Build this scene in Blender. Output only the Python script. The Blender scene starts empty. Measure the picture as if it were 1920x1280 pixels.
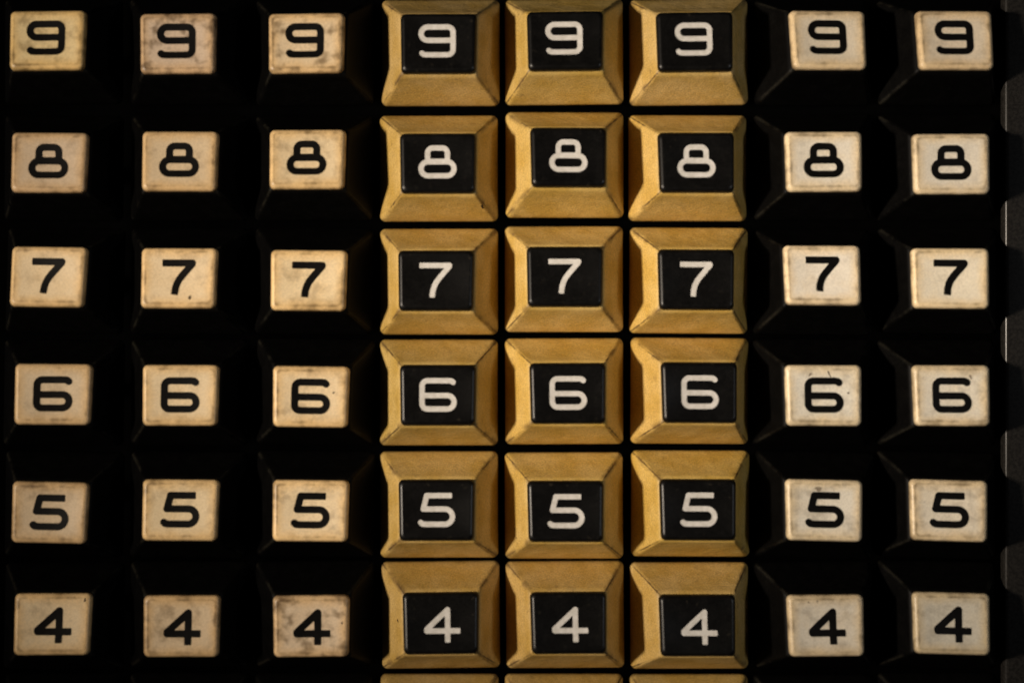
import bpy, math, random
import numpy as np
from mathutils import Vector, Matrix

random.seed(7)
MM = 0.001
scene = bpy.context.scene
C = scene.collection

# ------------------------------------------------------------------ camera
D = 230.0                       # camera height above the skirt edges, mm
PXMM = 12.262                   # photograph pixels per mm at the skirt edges
PPX, PPY = 880.0, 570.0         # point of the photograph straight below the lens
def w(px, py, z=0.0):           # place on the keyboard in mm, measured in the photograph
    k = (D - z) / D / PXMM
    return ((px - PPX) * k, -(py - PPY) * k)

cam_d = bpy.data.cameras.new('camera')
cam = bpy.data.objects.new('camera', cam_d); C.objects.link(cam)
cam.location = (0, 0, D * MM)
cam_d.sensor_width = 36.0
cam_d.lens = PXMM * D * 36.0 / 1920.0
cam_d.shift_x = (960 - PPX) / 1920.0
cam_d.shift_y = -(640 - PPY) / 1920.0
cam_d.clip_start = 0.01; cam_d.clip_end = 20
cam_d.dof.use_dof = True
cam_d.dof.focus_distance = (D - 4.0) * MM
cam_d.dof.aperture_fstop = 3.5
scene.camera = cam

# ------------------------------------------------------------------ light
world = bpy.data.worlds.new('World'); scene.world = world; world.use_nodes = True
bg = world.node_tree.nodes['Background']
bg.inputs[0].default_value = (0.55, 0.62, 0.8, 1); bg.inputs[1].default_value = 0.010

def area(name, loc, target, size, watts, col, shape='DISK'):
    l = bpy.data.lights.new(name, 'AREA'); l.shape = shape; l.size = size * MM
    l.energy = watts; l.color = col
    o = bpy.data.objects.new(name, l); C.objects.link(o)
    o.location = Vector(loc) * MM
    o.rotation_euler = (Vector(target) - Vector(loc)).to_track_quat('-Z', 'Y').to_euler()
    return o
a = area('left_lamp', (-268, 0, 232), (78, 12, 0), 36, 0.104, (1.0, 0.85, 0.69)); a.data.spread = math.radians(42)
area('right_lamp', (290, 8, 290), (20, 0, 0), 52, 0.135, (0.95, 0.97, 1.0))

vs = scene.view_settings
scene.display_settings.display_device = 'sRGB'
vs.view_transform = 'Standard'; vs.look = 'None'; vs.exposure = 0.0; vs.gamma = 1.0
vs.use_curve_mapping = False
scene.render.engine = 'CYCLES'
scene.cycles.max_bounces = 8; scene.cycles.diffuse_bounces = 6
scene.render.filter_size = 1.9

# ------------------------------------------------------------------ helpers
def mesh(name, verts, faces, smooth=True):
    me = bpy.data.meshes.new(name)
    me.from_pydata([(x * MM, y * MM, z * MM) for x, y, z in verts], [], faces)
    me.update()
    if smooth:
        me.polygons.foreach_set('use_smooth', [True] * len(me.polygons))
    return me

def link(name, me, mat=None, parent=None):
    o = bpy.data.objects.new(name, me); C.objects.link(o)
    if mat is not None and not me.materials: me.materials.append(mat)
    if parent is not None: o.parent = parent
    return o

NC, NE = 6, 10
def ring(a, b, r, z, taper=0.0, cy=0.0):
    """rounded rectangle, half sizes a x b, corner radius r; taper narrows the -y side"""
    r = max(0.02, min(r, a - 0.01, b - 0.01))
    pts = []
    cs = [(a - r, b - r, 0), (-(a - r), b - r, 90), (-(a - r), -(b - r), 180), (a - r, -(b - r), 270)]
    for k, (x, y, s) in enumerate(cs):
        for i in range(NC + 1):
            t = math.radians(s + 90 * i / NC)
            pts.append((x + r * math.cos(t), y + r * math.sin(t)))
        nx, ny, ns = cs[(k + 1) % 4]
        e0 = pts[-1]; t = math.radians(ns)
        e1 = (nx + r * math.cos(t), ny + r * math.sin(t))
        for i in range(1, NE):
            u = i / NE
            u = 0.5 - 0.5 * math.cos(math.pi * u) if NE > 4 else u
            pts.append((e0[0] + (e1[0] - e0[0]) * u, e0[1] + (e1[1] - e0[1]) * u))
    out = []
    for x, y in pts:
        zz = z(x, y) if callable(z) else z
        out.append((x * (1 + taper * y / 4.5), y + cy, zz))
    return out

def loft(rings, cap_end=True, cap_start=False):
    n = len(rings[0]); V = []; F = []
    for rg in rings: V += rg
    for k in range(len(rings) - 1):
        for i in range(n):
            j = (i + 1) % n
            F.append((k * n + i, k * n + j, (k + 1) * n + j, (k + 1) * n + i))
    if cap_end: F.append(tuple((len(rings) - 1) * n + i for i in range(n)))
    if cap_start: F.append(tuple(reversed(range(n))))
    return V, F

# ------------------------------------------------------------------ materials
def new_mat(name):
    m = bpy.data.materials.new(name); m.use_nodes = True
    nt = m.node_tree; b = nt.nodes['Principled BSDF']
    return m, nt, b
def N(nt, t, **kw):
    n = nt.nodes.new(t)
    for k, v in kw.items(): setattr(n, k, v)
    return n
def math_n(nt, op, a, b=None, c=None, clamp=False):
    n = nt.nodes.new('ShaderNodeMath'); n.operation = op; n.use_clamp = clamp
    for i, v in enumerate((a, b, c)):
        if v is None: continue
        if isinstance(v, (int, float)): n.inputs[i].default_value = v
        else: nt.links.new(v, n.inputs[i])
    return n.outputs[0]
def mix(nt, fac, a, b, bt='MIX'):
    n = nt.nodes.new('ShaderNodeMix'); n.data_type = 'RGBA'; n.blend_type = bt
    for sock, v in ((n.inputs['Factor'], fac), (n.inputs[6], a), (n.inputs[7], b)):
        if isinstance(v, (int, float)): sock.default_value = v
        elif isinstance(v, tuple): sock.default_value = (*v, 1) if len(v) == 3 else v
        else: nt.links.new(v, sock)
    return n.outputs[2]
def smooth(nt, v, lo, hi):
    n = nt.nodes.new('ShaderNodeMapRange'); n.interpolation_type = 'SMOOTHSTEP'
    nt.links.new(v, n.inputs[0]); n.inputs[1].default_value = lo; n.inputs[2].default_value = hi
    return n.outputs[0]
def coords(nt):
    """object coordinates in mm, and the same shifted by a random amount for each key"""
    tc = N(nt, 'ShaderNodeTexCoord'); sc = N(nt, 'ShaderNodeVectorMath', operation='SCALE')
    nt.links.new(tc.outputs['Object'], sc.inputs[0]); sc.inputs['Scale'].default_value = 1000
    oi = N(nt, 'ShaderNodeObjectInfo')
    rv = N(nt, 'ShaderNodeCombineXYZ')
    nt.links.new(math_n(nt, 'MULTIPLY', oi.outputs['Random'], 173.0), rv.inputs[0])
    nt.links.new(math_n(nt, 'MULTIPLY', oi.outputs['Random'], 91.0), rv.inputs[1])
    ad = N(nt, 'ShaderNodeVectorMath', operation='ADD')
    nt.links.new(sc.outputs[0], ad.inputs[0]); nt.links.new(rv.outputs[0], ad.inputs[1])
    return sc.outputs[0], ad.outputs[0], oi
def noise(nt, vec, scale, detail=3, rough=0.55, stretch=None):
    if stretch:
        mp = N(nt, 'ShaderNodeVectorMath', operation='MULTIPLY')
        nt.links.new(vec, mp.inputs[0]); mp.inputs[1].default_value = stretch; vec = mp.outputs[0]
    n = N(nt, 'ShaderNodeTexNoise'); nt.links.new(vec, n.inputs['Vector'])
    n.inputs['Scale'].default_value = scale; n.inputs['Detail'].default_value = min(detail, 2.5)
    n.inputs['Roughness'].default_value = rough
    return n.outputs['Fac']
def bump(nt, b, h, strength, dist):
    n = N(nt, 'ShaderNodeBump'); n.inputs['Strength'].default_value = strength
    n.inputs['Distance'].default_value = dist * MM
    nt.links.new(h, n.inputs['Height']); nt.links.new(n.outputs[0], b.inputs['Normal'])

def ridge(nt, P):
    """distance (mm) from the four ridges of a skirt"""
    sp = N(nt, 'ShaderNodeSeparateXYZ'); nt.links.new(P, sp.inputs[0])
    ax = math_n(nt, 'SUBTRACT', math_n(nt, 'ABSOLUTE', sp.outputs[0]), 5.6)
    ay = math_n(nt, 'SUBTRACT', math_n(nt, 'ABSOLUTE', sp.outputs[1]), 4.55)
    return math_n(nt, 'ABSOLUTE', math_n(nt, 'SUBTRACT', ax, ay)), sp

def make_gold():
    m, nt, b = new_mat('yellowed_tan_plastic')
    P, Q, oi = coords(nt)
    big = noise(nt, Q, 0.22, 3)
    streak = noise(nt, Q, 0.9, 4, 0.6, (0.35, 2.2, 1.6))
    col = mix(nt, smooth(nt, big, 0.3, 0.7), (0.585, 0.380, 0.085), (0.69, 0.480, 0.155))
    col = mix(nt, math_n(nt, 'MULTIPLY', smooth(nt, streak, 0.52, 0.78), 0.18), col, (0.36, 0.22, 0.075))
    d, sp = ridge(nt, P)
    wob = noise(nt, Q, 1.6, 3)
    d2 = math_n(nt, 'ADD', d, math_n(nt, 'MULTIPLY', math_n(nt, 'SUBTRACT', wob, 0.5), 0.5))
    line = math_n(nt, 'SUBTRACT', 1.0, smooth(nt, d2, 0.02, 0.26))
    patch = smooth(nt, noise(nt, Q, 0.16, 2), 0.40, 0.56)
    col = mix(nt, math_n(nt, 'MULTIPLY', math_n(nt, 'MULTIPLY', line, patch), 0.78), col, (0.07, 0.04, 0.018))
    wide = math_n(nt, 'SUBTRACT', 1.0, smooth(nt, d2, 0.1, 0.95))
    wp = smooth(nt, noise(nt, Q, 0.30, 2), 0.44, 0.62)
    col = mix(nt, math_n(nt, 'MULTIPLY', math_n(nt, 'MULTIPLY', wide, wp), 0.62), col, (0.15, 0.09, 0.035))
    # grime patches near the cap and scattered specks
    gr = smooth(nt, noise(nt, Q, 0.55, 5, 0.7), 0.60, 0.80)
    col = mix(nt, math_n(nt, 'MULTIPLY', gr, 0.45), col, (0.20, 0.125, 0.05))
    fine = smooth(nt, noise(nt, Q, 4.2, 1, 0.6), 0.28, 0.72)
    col = mix(nt, 0.55, col, mix(nt, fine, (0.70, 0.70, 0.70), (1.27, 1.27, 1.27)), 'MULTIPLY')
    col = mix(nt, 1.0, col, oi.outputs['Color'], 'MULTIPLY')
    nt.links.new(col, b.inputs['Base Color'])
    b.inputs['Roughness'].default_value = 0.48
    b.inputs['Specular IOR Level'].default_value = 0.35
    bump(nt, b, math_n(nt, 'ADD', math_n(nt, 'MULTIPLY', noise(nt, Q, 0.26, 1), 2.6), noise(nt, Q, 1.1, 2, 0.6)), 0.45, 0.13)
    return m

def make_black(name, base, rough, worn, spec=0.35, ridged=True):
    m, nt, b = new_mat(name)
    P, Q, oi = coords(nt)
    n1 = noise(nt, Q, 0.5, 4, 0.65)
    col = mix(nt, smooth(nt, n1, 0.35, 0.75), tuple(base), tuple(x * 1.7 for x in base))
    if ridged:                          # greasy, worn paler along the ridges
        d, sp = ridge(nt, P)
        d2 = math_n(nt, 'ADD', d, math_n(nt, 'MULTIPLY', noise(nt, Q, 1.2, 3), 0.35))
        line = math_n(nt, 'SUBTRACT', 1.0, smooth(nt, d2, 0.1, 0.75))
        k = math_n(nt, 'MULTIPLY', line, smooth(nt, noise(nt, Q, 0.25, 3), 0.40, 0.62))
        col = mix(nt, math_n(nt, 'MULTIPLY', k, 0.7), col, worn)
    else:
        sm = smooth(nt, noise(nt, Q, 0.9, 5, 0.7), 0.60, 0.82)
        at = N(nt, 'ShaderNodeAttribute', attribute_name='edge')
        col = mix(nt, math_n(nt, 'MULTIPLY', math_n(nt, 'ADD', math_n(nt, 'MULTIPLY', at.outputs['Fac'], 0.6), 0.15), sm), col, worn)
    fine = smooth(nt, noise(nt, Q, 4.2, 1, 0.6), 0.28, 0.72)
    col = mix(nt, 0.6, col, mix(nt, fine, (0.4, 0.4, 0.4), (1.5, 1.5, 1.5)), 'MULTIPLY')
    nt.links.new(col, b.inputs['Base Color'])
    b.inputs['Roughness'].default_value = rough
    b.inputs['Specular IOR Level'].default_value = spec
    return m

def make_cream():
    m, nt, b = new_mat('aged_cream_plastic')
    P, Q, oi = coords(nt)
    at = N(nt, 'ShaderNodeAttribute', attribute_name='edge')
    rim = N(nt, 'ShaderNodeAttribute', attribute_name='rim')
    big = noise(nt, Q, 0.35, 4, 0.6)
    yel = math_n(nt, 'ADD', at.outputs['Fac'], math_n(nt, 'MULTIPLY', math_n(nt, 'SUBTRACT', big, 0.5), 1.1), clamp=True)
    col = mix(nt, yel, (0.83, 0.735, 0.60), (0.82, 0.63, 0.39))
    # grime settled in the dish
    gr = smooth(nt, noise(nt, Q, 0.42, 5, 0.62), 0.46, 0.74)
    col = mix(nt, math_n(nt, 'MULTIPLY', gr, math_n(nt, 'MULTIPLY', oi.outputs['Alpha'], 0.95)), col, (0.20, 0.145, 0.085))
    # broken dirt line round the dish and brown bevels
    dl = smooth(nt, math_n(nt, 'ADD', rim.outputs['Fac'], math_n(nt, 'MULTIPLY', noise(nt, Q, 0.38, 5, 0.66), 1.15)), 1.12, 1.62)
    col = mix(nt, math_n(nt, 'MULTIPLY', dl, 0.80), col, (0.12, 0.078, 0.038))
    fine = smooth(nt, noise(nt, Q, 4.2, 1, 0.6), 0.28, 0.72)
    col = mix(nt, 0.5, col, mix(nt, fine, (0.78, 0.77, 0.75), (1.17, 1.17, 1.17)), 'MULTIPLY')
    col = mix(nt, 1.0, col, oi.outputs['Color'], 'MULTIPLY')
    nt.links.new(col, b.inputs['Base Color'])
    b.inputs['Roughness'].default_value = 0.38
    b.inputs['Specular IOR Level'].default_value = 0.4
    bump(nt, b, noise(nt, Q, 0.9, 4, 0.6), 0.3, 0.10)
    return m

def make_plain(name, c0, c1, rough, spec=0.3, sc=1.5):
    m, nt, b = new_mat(name)
    P, Q, oi = coords(nt)
    nt.links.new(mix(nt, smooth(nt, noise(nt, Q, sc, 4, 0.65), 0.3, 0.7), c0, c1), b.inputs['Base Color'])
    b.inputs['Roughness'].default_value = rough; b.inputs['Specular IOR Level'].default_value = spec
    return m

GOLD = make_gold()
BLACK = make_black('black_skirt_plastic', (0.0017, 0.0016, 0.0015), 0.48, (0.019, 0.0175, 0.013), 0.07)
INK_CAP = make_black('black_cap_plastic', (0.0038, 0.0036, 0.0034), 0.33, (0.05, 0.042, 0.03), 0.28, ridged=False)
CREAM = make_cream()
PRINT_W = make_plain('white_numeral', (0.68, 0.65, 0.59), (0.82, 0.79, 0.74), 0.5, sc=1.1)
PRINT_B = make_plain('black_numeral', (0.0022, 0.0020, 0.0017), (0.0045, 0.0040, 0.0034), 0.5, 0.12)
STAIN = make_plain('brown_stain', (0.030, 0.018, 0.010), (0.07, 0.042, 0.02), 0.6, 0.2)
SMUDGE = make_plain('grey_brown_smudge', (0.16, 0.125, 0.085), (0.34, 0.28, 0.20), 0.55, 0.2, sc=2.5)
DECK = make_plain('black_deck_paint', (0.0015, 0.0015, 0.0015), (0.003, 0.003, 0.003), 0.9, 0.0)
RAIL = make_plain('dark_grey_crackle_paint', (0.010, 0.0093, 0.0084), (0.020, 0.0184, 0.0164), 0.26, 0.22, sc=2.2)

# ------------------------------------------------------------------ setting
def rail_profile():
    """rounded edge in x,z, running along y"""
    pr = [(12.0, -18.0), (12.0, 1.9), (0.5, 1.9), (0.0, 2.3)]
    for i in range(9):
        t = math.radians(180 - 90 * i / 8)
        pr.append((0.7 + 0.7 * math.cos(t), 3.3 + 0.7 * math.sin(t)))
    pr += [(6, 4.02), (16, 4.0), (34, 3.4), (34, -18)]
    return pr
deck_v, deck_f = [], []
for z in (-19.0, -18.0):
    for x, y in ((-95, -85), (118, -85), (118, 85), (-95, 85)): deck_v.append((x, y, z))
deck_f = [(3, 2, 1, 0), (4, 5, 6, 7), (0, 1, 5, 4), (1, 2, 6, 5), (2, 3, 7, 6), (3, 0, 4, 7)]
deck = link('keyboard_deck', mesh('keyboard_deck', deck_v, deck_f, False), DECK)
deck['kind'] = 'structure'
pr = rail_profile(); V = []; F = []
x0 = w(1881.5, 0, 3.5)[0]
ys = [-85 + 170 * i / 40 for i in range(41)]
for y in ys:
    for x, z in pr: V.append((x0 + x, y, z))
n = len(pr)
for k in range(len(ys) - 1):
    for i in range(n - 1):
        F.append((k * n + i, (k + 1) * n + i, (k + 1) * n + i + 1, k * n + i + 1))
F.append(tuple(range(n))); F.append(tuple(reversed(range((len(ys) - 1) * n, len(ys) * n))))
rail = link('side_rail', mesh('side_rail', V, F), RAIL)
rail.data.set_sharp_from_angle(angle=math.radians(50))
rail['label'] = 'dark grey painted casing edge running down the right side of the keys'
rail['category'] = 'casing edge'

# ------------------------------------------------------------------ key shapes (mm)
HB = 7.75                       # where the cap meets the skirt
CA, CB = 5.58, 4.50             # half size of a cap
TAPER = 0.016                   # caps are a little narrower towards the user
TILT = math.radians(-6.0)       # and rise a little towards the user
DEPTH = 0.34                    # dish of the cap
BEV = 0.66
ZC = 1.12
def dish(x, y):
    return DEPTH * max(0, 1 - (x / (CA - BEV)) ** 2) * max(0, 1 - (y / (CB - BEV)) ** 2)

def cap_mesh(name):
    prof = [(-0.02, 0.0), (0.02, 0.45), (0.07, 0.68), (0.14, 0.83), (0.25, 0.95), (0.38, 1.04), (0.52, 1.10), (0.62, 1.125), (BEV, ZC)]
    rings = [ring(CA - i, CB - i, max(0.45, 0.80 - 0.4 * i), z, TAPER) for i, z in prof]
    edge = [1.0] * len(prof); rim = [0.85, 0.80, 0.74, 0.66, 0.60, 0.58, 0.62, 0.72, 0.76]
    for i in (0.74, 0.9, 1.15, 1.5, 2.0, 2.6, 3.2, 3.8, 4.2, 4.45):
        rings.append(ring(CA - i, CB - i, max(0.03, 0.60 - 0.12 * i), lambda x, y: ZC - dish(x, y), TAPER))
        edge.append(max(0.0, 0.9 - (i - 0.7) * 0.75))
        rim.append(max(0.0, 0.72 - (i - 0.74) * 0.85))
    V, F = loft(rings, True, True)
    me = mesh(name, V, F)
    n = len(rings[0])
    for nm, vals in (('edge', edge), ('rim', rim)):
        a = me.attributes.new(nm, 'FLOAT', 'POINT')
        a.data.foreach_set('value', [v for v in vals for _ in range(n)])
    return me

SA, SB = 8.99, 8.06             # half size of a skirt at its edge
def skirt_mesh(name):
    tz = math.tan(TILT)
    def top(z0): return lambda x, y: z0 + y * tz
    rings = []
    ta, tb = CA + 0.06, CB + 0.06
    rings.append(ring(ta - 1.0, tb - 1.0, 0.3, top(HB - 0.03), TAPER))
    rings.append(ring(ta, tb, 0.40, top(HB), TAPER))
    steps = 7
    for s in range(1, steps + 1):
        t = s / steps * 0.94
        hollow = 0.16 * math.sin(math.pi * t)          # faces very slightly hollow
        a = ta + (SA - ta) * t - hollow * 0.6; b = tb + (SB - tb) * t - hollow * 0.6
        z0 = HB * (1 - t) + 0.45 * t
        k = 1 - t
        rings.append(ring(a, b, 0.40 + 0.35 * t, (lambda zz, kk: (lambda x, y: zz + y * tz * kk))(z0, k), TAPER * k))
    rings.append(ring(SA - 0.06, SB - 0.06, 0.8, 0.45))
    rings.append(ring(SA, SB, 0.85, 0.15))
    rings.append(ring(SA, SB, 0.85, -0.35))
    rings.append(ring(SA - 0.12, SB - 0.12, 0.8, -0.5))
    rings.append(ring(SA - 0.9, SB - 0.9, 0.5, -0.5))
    rings.append(ring(SA - 1.4, SB - 1.4, 0.5, 1.0))
    rings.append(ring(1.6, 1.2, 0.3, 4.0))             # hollow underneath, with the stem
    rings.append(ring(1.6, 1.2, 0.3, -18.0))
    V, F = loft(rings[::-1], True, True)
    return mesh(name, V, F)

# ---- numerals: strokes as a distance field, traced into a clean sheet that follows the dish
def arc(cx, cy, r, a0, a1, n=10):
    return [(cx + r * math.cos(math.radians(a0 + (a1 - a0) * i / n)), cy + r * math.sin(math.radians(a0 + (a1 - a0) * i / n))) for i in range(n + 1)]
nine = arc(-1.36, 1.09, 0.99, 270, 90, 14)
nine = [(2.35, 0.10)] + nine + arc(1.55, 1.28, 0.80, 90, 0) + arc(1.55, -1.28, 0.80, 0, -90) + [(-1.6, -2.08), (-2.0, -2.03), (-2.22, -1.84)]
eight_u = arc(0.70, 1.32, 0.76, 0, 90) + arc(-0.70, 1.32, 0.76, 90, 180) + [(-1.46, 0.70), (-1.42, 0.12), (1.42, 0.12), (1.46, 0.70), (1.46, 1.32)]
eight_l = arc(1.42, -0.93, 1.00, -90, 90, 14) + arc(-1.42, -0.93, 1.00, 90, 270, 14) + [(1.42, -1.93)]
eight_l = [(x, y * 1.05 - 0.03) for x, y in eight_l]
GLYPH = {
    9: [(nine, 0, 0)],
    6: [([(-x, -y) for x, y in nine], 0, 0)],
    8: [(eight_u, 0, 0), (eight_l, 0, 0)],
    7: [([(-2.45, 2.12), (1.98, 2.12)], 1, 0), ([(1.98, 2.12), (1.95, 1.98), (0.55, 0.35), (0.05, -0.32), (-0.25, -0.95), (-0.45, -1.65), (-0.55, -2.62)], 0, 1)],
    5: [([(2.30, 2.12), (-1.42, 2.12)], 1, 0), ([(-1.42, 2.12), (-1.90, 0.16)], 0, 0),
        ([(-1.90, 0.16)] + arc(1.27, -0.95, 1.11, 90, -90, 14) + [(-1.5, -2.06), (-2.05, -2.0), (-2.28, -1.80)], 0, 0)],
    4: [([(0.85, 2.10), (0.85, -2.60)], 0, 1), ([(0.85, 2.10), (-2.22, -0.70), (-2.20, -0.95)], 0, 0), ([(-2.20, -0.95), (2.70, -0.95)], 0, 1)],
    3: [([(-2.2, 2.08)] + arc(1.4, 1.08, 1.0, 90, -90) + [(-0.8, 0.08)], 0, 0), ([(-0.8, 0.08)] + arc(1.4, -1.0, 1.08, 90, -90) + [(-1.7, -2.08), (-2.25, -1.8)], 0, 0)],
}
def sdf_strokes(strokes, r):
    def f(X, Y):
        d = np.full(X.shape, 9.0)
        for pts, b0, b1 in strokes:
            for k in range(len(pts) - 1):
                ax, ay = pts[k]; bx, by = pts[k + 1]
                L = math.hypot(bx - ax, by - ay)
                if L < 1e-6: continue
                ux, uy = (bx - ax) / L, (by - ay) / L
                t = (X - ax) * ux + (Y - ay) * uy
                p = np.abs(-(X - ax) * uy + (Y - ay) * ux)
                tc = np.clip(t, 0, L)
                dd = np.hypot(X - ax - tc * ux, Y - ay - tc * uy) - r
                if b0 and k == 0: dd = np.where(t < 0.12, np.hypot(np.maximum(p - r + 0.12, 0), np.maximum(0.12 - t, 0)) - 0.12, dd)
                if b1 and k == len(pts) - 2: dd = np.where(t > L - 0.12, np.hypot(np.maximum(p - r + 0.12, 0), np.maximum(t - L + 0.12, 0)) - 0.12, dd)
                d = np.minimum(d, dd)
        return d
    return f
def trace(name, f, x0, x1, y0, y1, h, zf):
    nx, ny = int((x1 - x0) / h) + 1, int((y1 - y0) / h) + 1
    xs = x0 + h * np.arange(nx); yv = y0 + h * np.arange(ny)
    X, Y = np.meshgrid(xs, yv, indexing='ij'); G = f(X, Y)
    V = []; idx = {}; F = []
    def vert(key, x, y):
        if key not in idx:
            idx[key] = len(V); V.append((x, y, zf(x, y)))
        return idx[key]
    for i in range(nx - 1):
        for j in range(ny - 1):
            cs = [(i, j), (i + 1, j), (i + 1, j + 1), (i, j + 1)]
            g = [G[c] for c in cs]
            if min(g) >= 0: continue
            poly = []
            for k in range(4):
                a, b = cs[k], cs[(k + 1) % 4]; ga, gb = g[k], g[(k + 1) % 4]
                if ga < 0: poly.append(vert(a, xs[a[0]], yv[a[1]]))
                if (ga < 0) != (gb < 0):
                    t = ga / (ga - gb)
                    poly.append(vert((min(a, b), max(a, b)), xs[a[0]] + (xs[b[0]] - xs[a[0]]) * t, yv[a[1]] + (yv[b[1]] - yv[a[1]]) * t))
            if len(poly) >= 3: F.append(tuple(poly))
    return mesh(name, V, F)
def cap_z(x, y): return ZC - dish(x, y) + 0.028
NOFF = {9: (-0.22, 0.30), 8: (-0.08, 0.12), 7: (0.0, 0.06), 6: (0.0, 0.02), 5: (-0.04, 0.0), 4: (0.12, -0.14), 3: (0, 0)}
NUM = {}
for g, strokes in GLYPH.items():
    for ink, r in (('black', 0.525), ('white', 0.388)):
        ox, oy = NOFF[g]
        moved = [([(x + ox, y + oy) for x, y in p], b0, b1) for p, b0, b1 in strokes]
        NUM[g, ink] = trace('numeral', sdf_strokes(moved, r), -3.3, 3.3, -3.1, 3.1, 0.075, cap_z)
        NUM[g, ink].materials.append(PRINT_B if ink == 'black' else PRINT_W)

CAP_W = cap_mesh('cream_cap'); CAP_W.materials.append(CREAM)
CAP_B = cap_mesh('black_cap'); CAP_B.materials.append(INK_CAP)
SK_B = skirt_mesh('black_skirt'); SK_B.materials.append(BLACK)
SK_G = skirt_mesh('gold_skirt'); SK_G.materials.append(GOLD)

# ------------------------------------------------------------------ where the keys stand
# outlines of the caps in the photograph (top left, top right, bottom right, bottom left), in enlarged pixels
L, M_, R_ = (0, 2.6667), (700, 2.6667), (1400, 3.84)
QUADS = {
 9: (0, [(L,50,56,432,50,415,354,46,354),(L,702,70,1082,68,1070,370,700,372),(L,1340,66,1722,66,1716,366,1342,370),
     (M_,134,68,516,68,508,370,146,370),(M_,766,54,1150,54,1146,354,780,358),(M_,1414,60,1800,60,1796,358,1426,362),
     (R_,312,78,858,76,866,500,334,502),(R_,1222,80,1768,80,1780,500,1250,504)]),
 8: (210, [(L,62,102,440,106,425,404,54,404),(L,710,96,1092,98,1082,398,710,398),(L,1346,88,1728,88,1720,384,1348,386),
     (M_,134,106,516,106,508,408,136,410),(M_,788,76,1168,80,1160,374,794,376),(M_,1424,100,1808,102,1806,404,1434,406),
     (R_,280,146,820,146,828,572,302,572),(R_,1198,164,1738,166,1748,586,1220,588)]),
 7: (420, [(L,58,112,438,116,412,418,46,412),(L,706,118,1088,120,1074,424,704,424),(L,1354,128,1738,134,1726,436,1352,434),
     (M_,126,132,506,132,494,436,126,436),(M_,766,112,1150,112,1144,416,774,416),(M_,1424,124,1808,126,1806,434,1430,432),
     (R_,270,152,816,152,816,586,290,580),(R_,1190,174,1742,182,1740,608,1204,606)]),
 6: (630, [(L,78,136,462,140,446,448,72,444),(L,712,142,1098,144,1084,452,710,452),(L,1368,148,1748,154,1736,462,1362,456),
     (M_,134,144,514,144,508,450,138,450),(M_,784,136,1166,134,1160,440,788,440),(M_,1444,130,1822,134,1818,436,1450,434),
     (R_,282,210,824,212,824,650,298,648),(R_,1198,212,1744,212,1752,650,1220,648)]),
 5: (840, [(L,64,166,446,174,424,482,54,474),(L,716,152,1098,156,1080,470,706,466),(L,1366,156,1746,160,1734,474,1360,470),
     (M_,130,160,510,156,496,466,128,466),(M_,772,164,1156,164,1146,470,776,474),(M_,1434,154,1816,156,1812,466,1442,466),
     (R_,284,224,832,234,828,676,296,666),(R_,1180,224,1728,238,1728,676,1194,670)]),
 4: (1050, [(L,80,164,458,168,440,478,66,476),(L,724,174,1102,178,1086,488,716,488),(L,1366,176,1746,174,1744,488,1366,490),
     (M_,148,162,528,158,524,474,154,476),(M_,786,160,1168,160,1166,470,792,474),(M_,1428,172,1812,172,1814,486,1442,486),
     (R_,292,250,840,248,848,694,318,700),(R_,1200,230,1746,240,1750,686,1218,676)]),
}
# middles of the gold skirts in the photograph
GB = {9: [(337,267),(953,262),(1575,264)], 8: [(328,284),(956,266),(1570,282)], 7: [(329,288),(952,276),(1575,283)],
      6: [(328,281),(954,275),(1580,273)], 5: [(329,280),(952,285),(1584,275)], 4: [(338,270),(958,269),(1579,274)]}
COLX = [121.5, 357, 590.5, 824, 1057, 1291, 1522.5, 1755.5]
ROWY = {9: 99, 8: 316, 7: 527, 6: 735, 5: 945, 4: 1151, 3: 1361}
HTOP = HB + 0.9
# cream cap tints: yellowing with lamp fall-off painted in; last number is grime
TINT = {
 (9,0):(1.06,0.99,0.70,.6),(9,1):(0.83,0.77,0.74,1.0),(9,2):(0.96,0.90,0.77,.9),
 (8,0):(0.80,0.74,0.67,.35),(8,1):(0.84,0.78,0.66,.35),(8,2):(0.97,0.92,0.76,.45),
 (7,0):(1.04,0.98,0.82,.35),(7,1):(1.08,1.02,0.86,.3),(7,2):(1.10,1.04,0.84,.4),
 (6,0):(0.88,0.83,0.73,.25),(6,1):(0.98,0.93,0.78,.3),(6,2):(1.05,0.99,0.82,.45),
 (5,0):(0.82,0.76,0.66,.45),(5,1):(0.98,0.93,0.77,.35),(5,2):(1.13,1.08,0.92,.45),
 (4,0):(1.04,0.97,0.80,.35),(4,1):(0.88,0.81,0.69,.5),(4,2):(0.94,0.88,0.80,1.0),
 (9,6):(0.98,0.95,0.93,.2),(9,7):(0.95,0.90,0.86,.2),(8,6):(1.02,1.03,1.08,.2),(8,7):(0.96,0.97,1.02,.2),
 (7,6):(1.12,1.13,1.20,.15),(7,7):(1.08,1.07,1.06,.15),(6,6):(1.06,1.09,1.16,.35),(6,7):(1.05,1.06,1.10,.35),
 (5,6):(1.00,1.02,1.08,.45),(5,7):(1.00,0.99,1.00,.45),(4,6):(0.88,0.88,0.91,.35),(4,7):(0.77,0.78,0.80,.3),
}
DIGIT = {9: 'nine', 8: 'eight', 7: 'seven', 6: 'six', 5: 'five', 4: 'four', 3: 'three'}
COLNAME = ['leftmost column', 'second column from the left', 'third column from the left',
           'left column of gold keys', 'middle column of gold keys', 'right column of gold keys',
           'second column from the right', 'rightmost column']
NOTE = {(9,0):'yellowest', (9,1):'grubby', (7,1):'brown-nicked', (4,2):'smudged', (7,6):'brightest', (6,6):'crack-marked', (5,6):'smudge-topped'}
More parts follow.
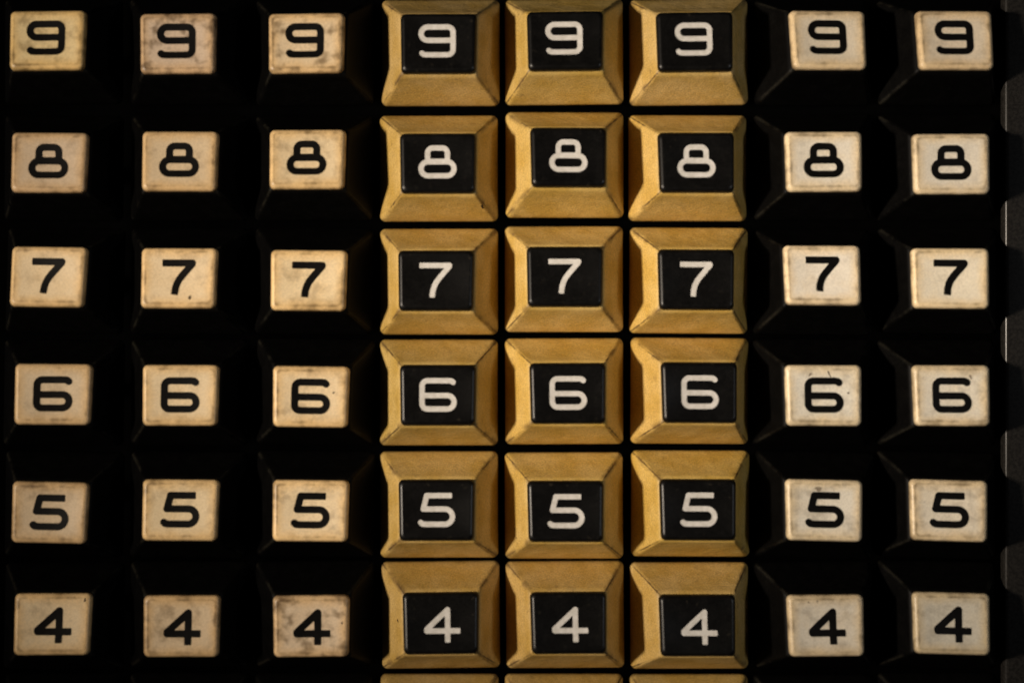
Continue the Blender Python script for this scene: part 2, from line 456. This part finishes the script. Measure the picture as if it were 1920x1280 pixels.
# small marks: (row, column): list of (x, y, half width, half height, angle, on the skirt?)
MARKS = {(7,1): [(1.75,-2.95,0.22,0.40,-35)], (6,2): [(3.35,0.62,0.22,0.13,30)], (4,2): [(4.55,0.45,0.14,0.22,-20)],
         (6,6): [(3.55,0.35,0.26,0.12,0),(0.78,3.15,0.13,0.55,25),(-2.0,3.05,0.35,0.18,30)],
         (5,6): [(-0.85,3.1,0.62,0.36,20)],
         (4,0): [(4.65,3.45,0.20,0.25,0)], (6,7): [(2.75,2.75,0.20,0.34,20)],
         (4,6): [(-1.3,3.5,0.12,0.2,0),(-2.6,3.4,0.2,0.14,0)]}
CHIPS = {(5,3): [(-6.95,3.55,0.24,0.42,-35)], (4,3): [(-7.0,5.15,0.22,0.34,-35),(-6.45,0.1,0.12,0.22,10)],
         (9,4): [(-7.0,3.1,0.30,0.65,10)], (8,3): [(6.55,-6.1,0.30,0.22,-40)]}
def blob(seed):
    ph = [random.Random(seed * 31 + k).uniform(0, 6.28) for k in range(4)]
    def f(a, b, ang, cx, cy):
        c, s = math.cos(math.radians(ang)), math.sin(math.radians(ang))
        def g(X, Y):
            u = ((X - cx) * c + (Y - cy) * s) / a; v = (-(X - cx) * s + (Y - cy) * c) / b
            t = np.arctan2(v, u)
            return np.hypot(u, v) - (0.8 + 0.22 * np.sin(2 * t + ph[0]) + 0.16 * np.sin(3 * t + ph[1]) + 0.1 * np.sin(5 * t + ph[2]))
        return g
    return f
def skirt_z(x, y):
    """height of the left and right faces of a skirt"""
    ta, tb = CA + 0.06, CB + 0.06
    t = max((abs(x) - ta) / (SA - ta), (abs(y) - tb) / (SB - tb)) * 1.0
    for _ in range(6):
        hol = 0.16 * math.sin(math.pi * max(0, min(1, t))) * 0.6
        t = max((abs(x) - ta + hol) / (SA - ta), (abs(y) - tb + hol) / (SB - tb))
    return HB * (1 - t) + 0.45 * t + y * math.tan(TILT) * (1 - t) + 0.05

def build_key(row, col):
    gold = 3 <= col <= 5
    if row in QUADS:
        oy, lst = QUADS[row]; (ox, s), *q = lst[col]
        xs = [ox + v / s for v in q[0::2]]; ys_ = [oy + v / s for v in q[1::2]]
        cx, cy = w(sum(xs) / 4, sum(ys_) / 4, HTOP)
        ang = math.atan2(-(ys_[1] - ys_[0] + ys_[2] - ys_[3]), (xs[1] - xs[0] + xs[2] - xs[3]))
    else:
        cx = cy = ang = None
    if row in GB and gold:
        gx, gy = GB[row][col - 3]; bx, by = w(700 + gx / 2.6667, QUADS[row][0] + gy / 2.6667)
    else:
        rr = random.Random(row * 10 + col)
        bx, by = w(COLX[col] + rr.uniform(-2, 2), ROWY[row] + rr.uniform(-2, 2))
    if cx is None: cx, cy, ang = bx, by, 0.0
    root = bpy.data.objects.new('gold_skirted_key' if gold else 'black_skirted_key', None)
    C.objects.link(root); root.empty_display_size = 0.005
    root.location = (bx * MM, by * MM, 0)
    root.rotation_euler = (-math.atan2(cy - by, HTOP), math.atan2(cx - bx, HTOP), ang)
    if row == 3:
        what = ('gold skirted key' if gold else 'black skirted key') + ' cut off by bottom edge, ' + COLNAME[col]
    elif gold:
        what = 'gold skirted key with white %s on black cap, %s' % (DIGIT[row], COLNAME[col])
    else:
        nt_ = NOTE.get((row, col))
        what = 'black key with %scream cap numbered %s, %s' % (nt_ + ' ' if nt_ else '', DIGIT[row], COLNAME[col])
    root['label'] = what; root['category'] = 'key'
    root['group'] = 'gold number keys' if gold else 'black number keys with cream caps'
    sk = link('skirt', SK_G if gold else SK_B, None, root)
    rr = random.Random(row * 77 + col)
    if gold:
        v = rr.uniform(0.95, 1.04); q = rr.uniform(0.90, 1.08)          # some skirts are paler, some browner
        if col == 3: v *= 0.95; q *= 1.10  # weaker bounce light on this column, painted as a greyer tint
        if row == 9: v *= 0.94; q *= 1.12  # top row: dimmer light painted into the skirt tint
        if row <= 4: v *= 0.90; q *= 1.04  # lowest rows: shade painted into the skirt tint
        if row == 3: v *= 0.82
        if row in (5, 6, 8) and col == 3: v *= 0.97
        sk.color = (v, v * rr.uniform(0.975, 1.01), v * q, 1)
    cap = link('cap', CAP_B if gold else CAP_W, None, root)
    cap.location = (0, 0, HB * MM); cap.rotation_euler = (TILT, 0, 0)
    if not gold:
        t = TINT.get((row, col), (0.95, 0.9, 0.8, 0.4))
        k = 1.06 if col < 3 else 1.0
        cap.color = (t[0] * k, t[1] * k * (0.95 if col < 3 else 1.03), t[2] * k * (0.88 if col < 3 else 1.0), t[3])
    nu = link('numeral', NUM[row, 'white' if gold else 'black'], None, cap)
    nu.location = (0, 0, 0.004 * MM)
    for k, (x, y, a, b, an) in enumerate(MARKS.get((row, col), [])):
        f = blob(row * 9 + col + k)(a, b, an, x, y); e = 1.3 * max(a, b)
        link('stain', trace('stain', f, x - e, x + e, y - e, y + e, e / 12, cap_z), SMUDGE if (row, col) in ((5, 6), (4, 6), (6, 7)) or (row, col, k) == (6, 6, 2) else STAIN, cap)
    for k, (x, y, a, b, an) in enumerate(CHIPS.get((row, col), [])):
        f = blob(row * 9 + col + k)(a, b, an, x, y); e = 1.3 * max(a, b)
        link('chip', trace('chip', f, x - e, x + e, y - e, y + e, e / 12, skirt_z), STAIN, sk)
    return root

for row in (9, 8, 7, 6, 5, 4, 3):
    for col in range(8):
        build_key(row, col)
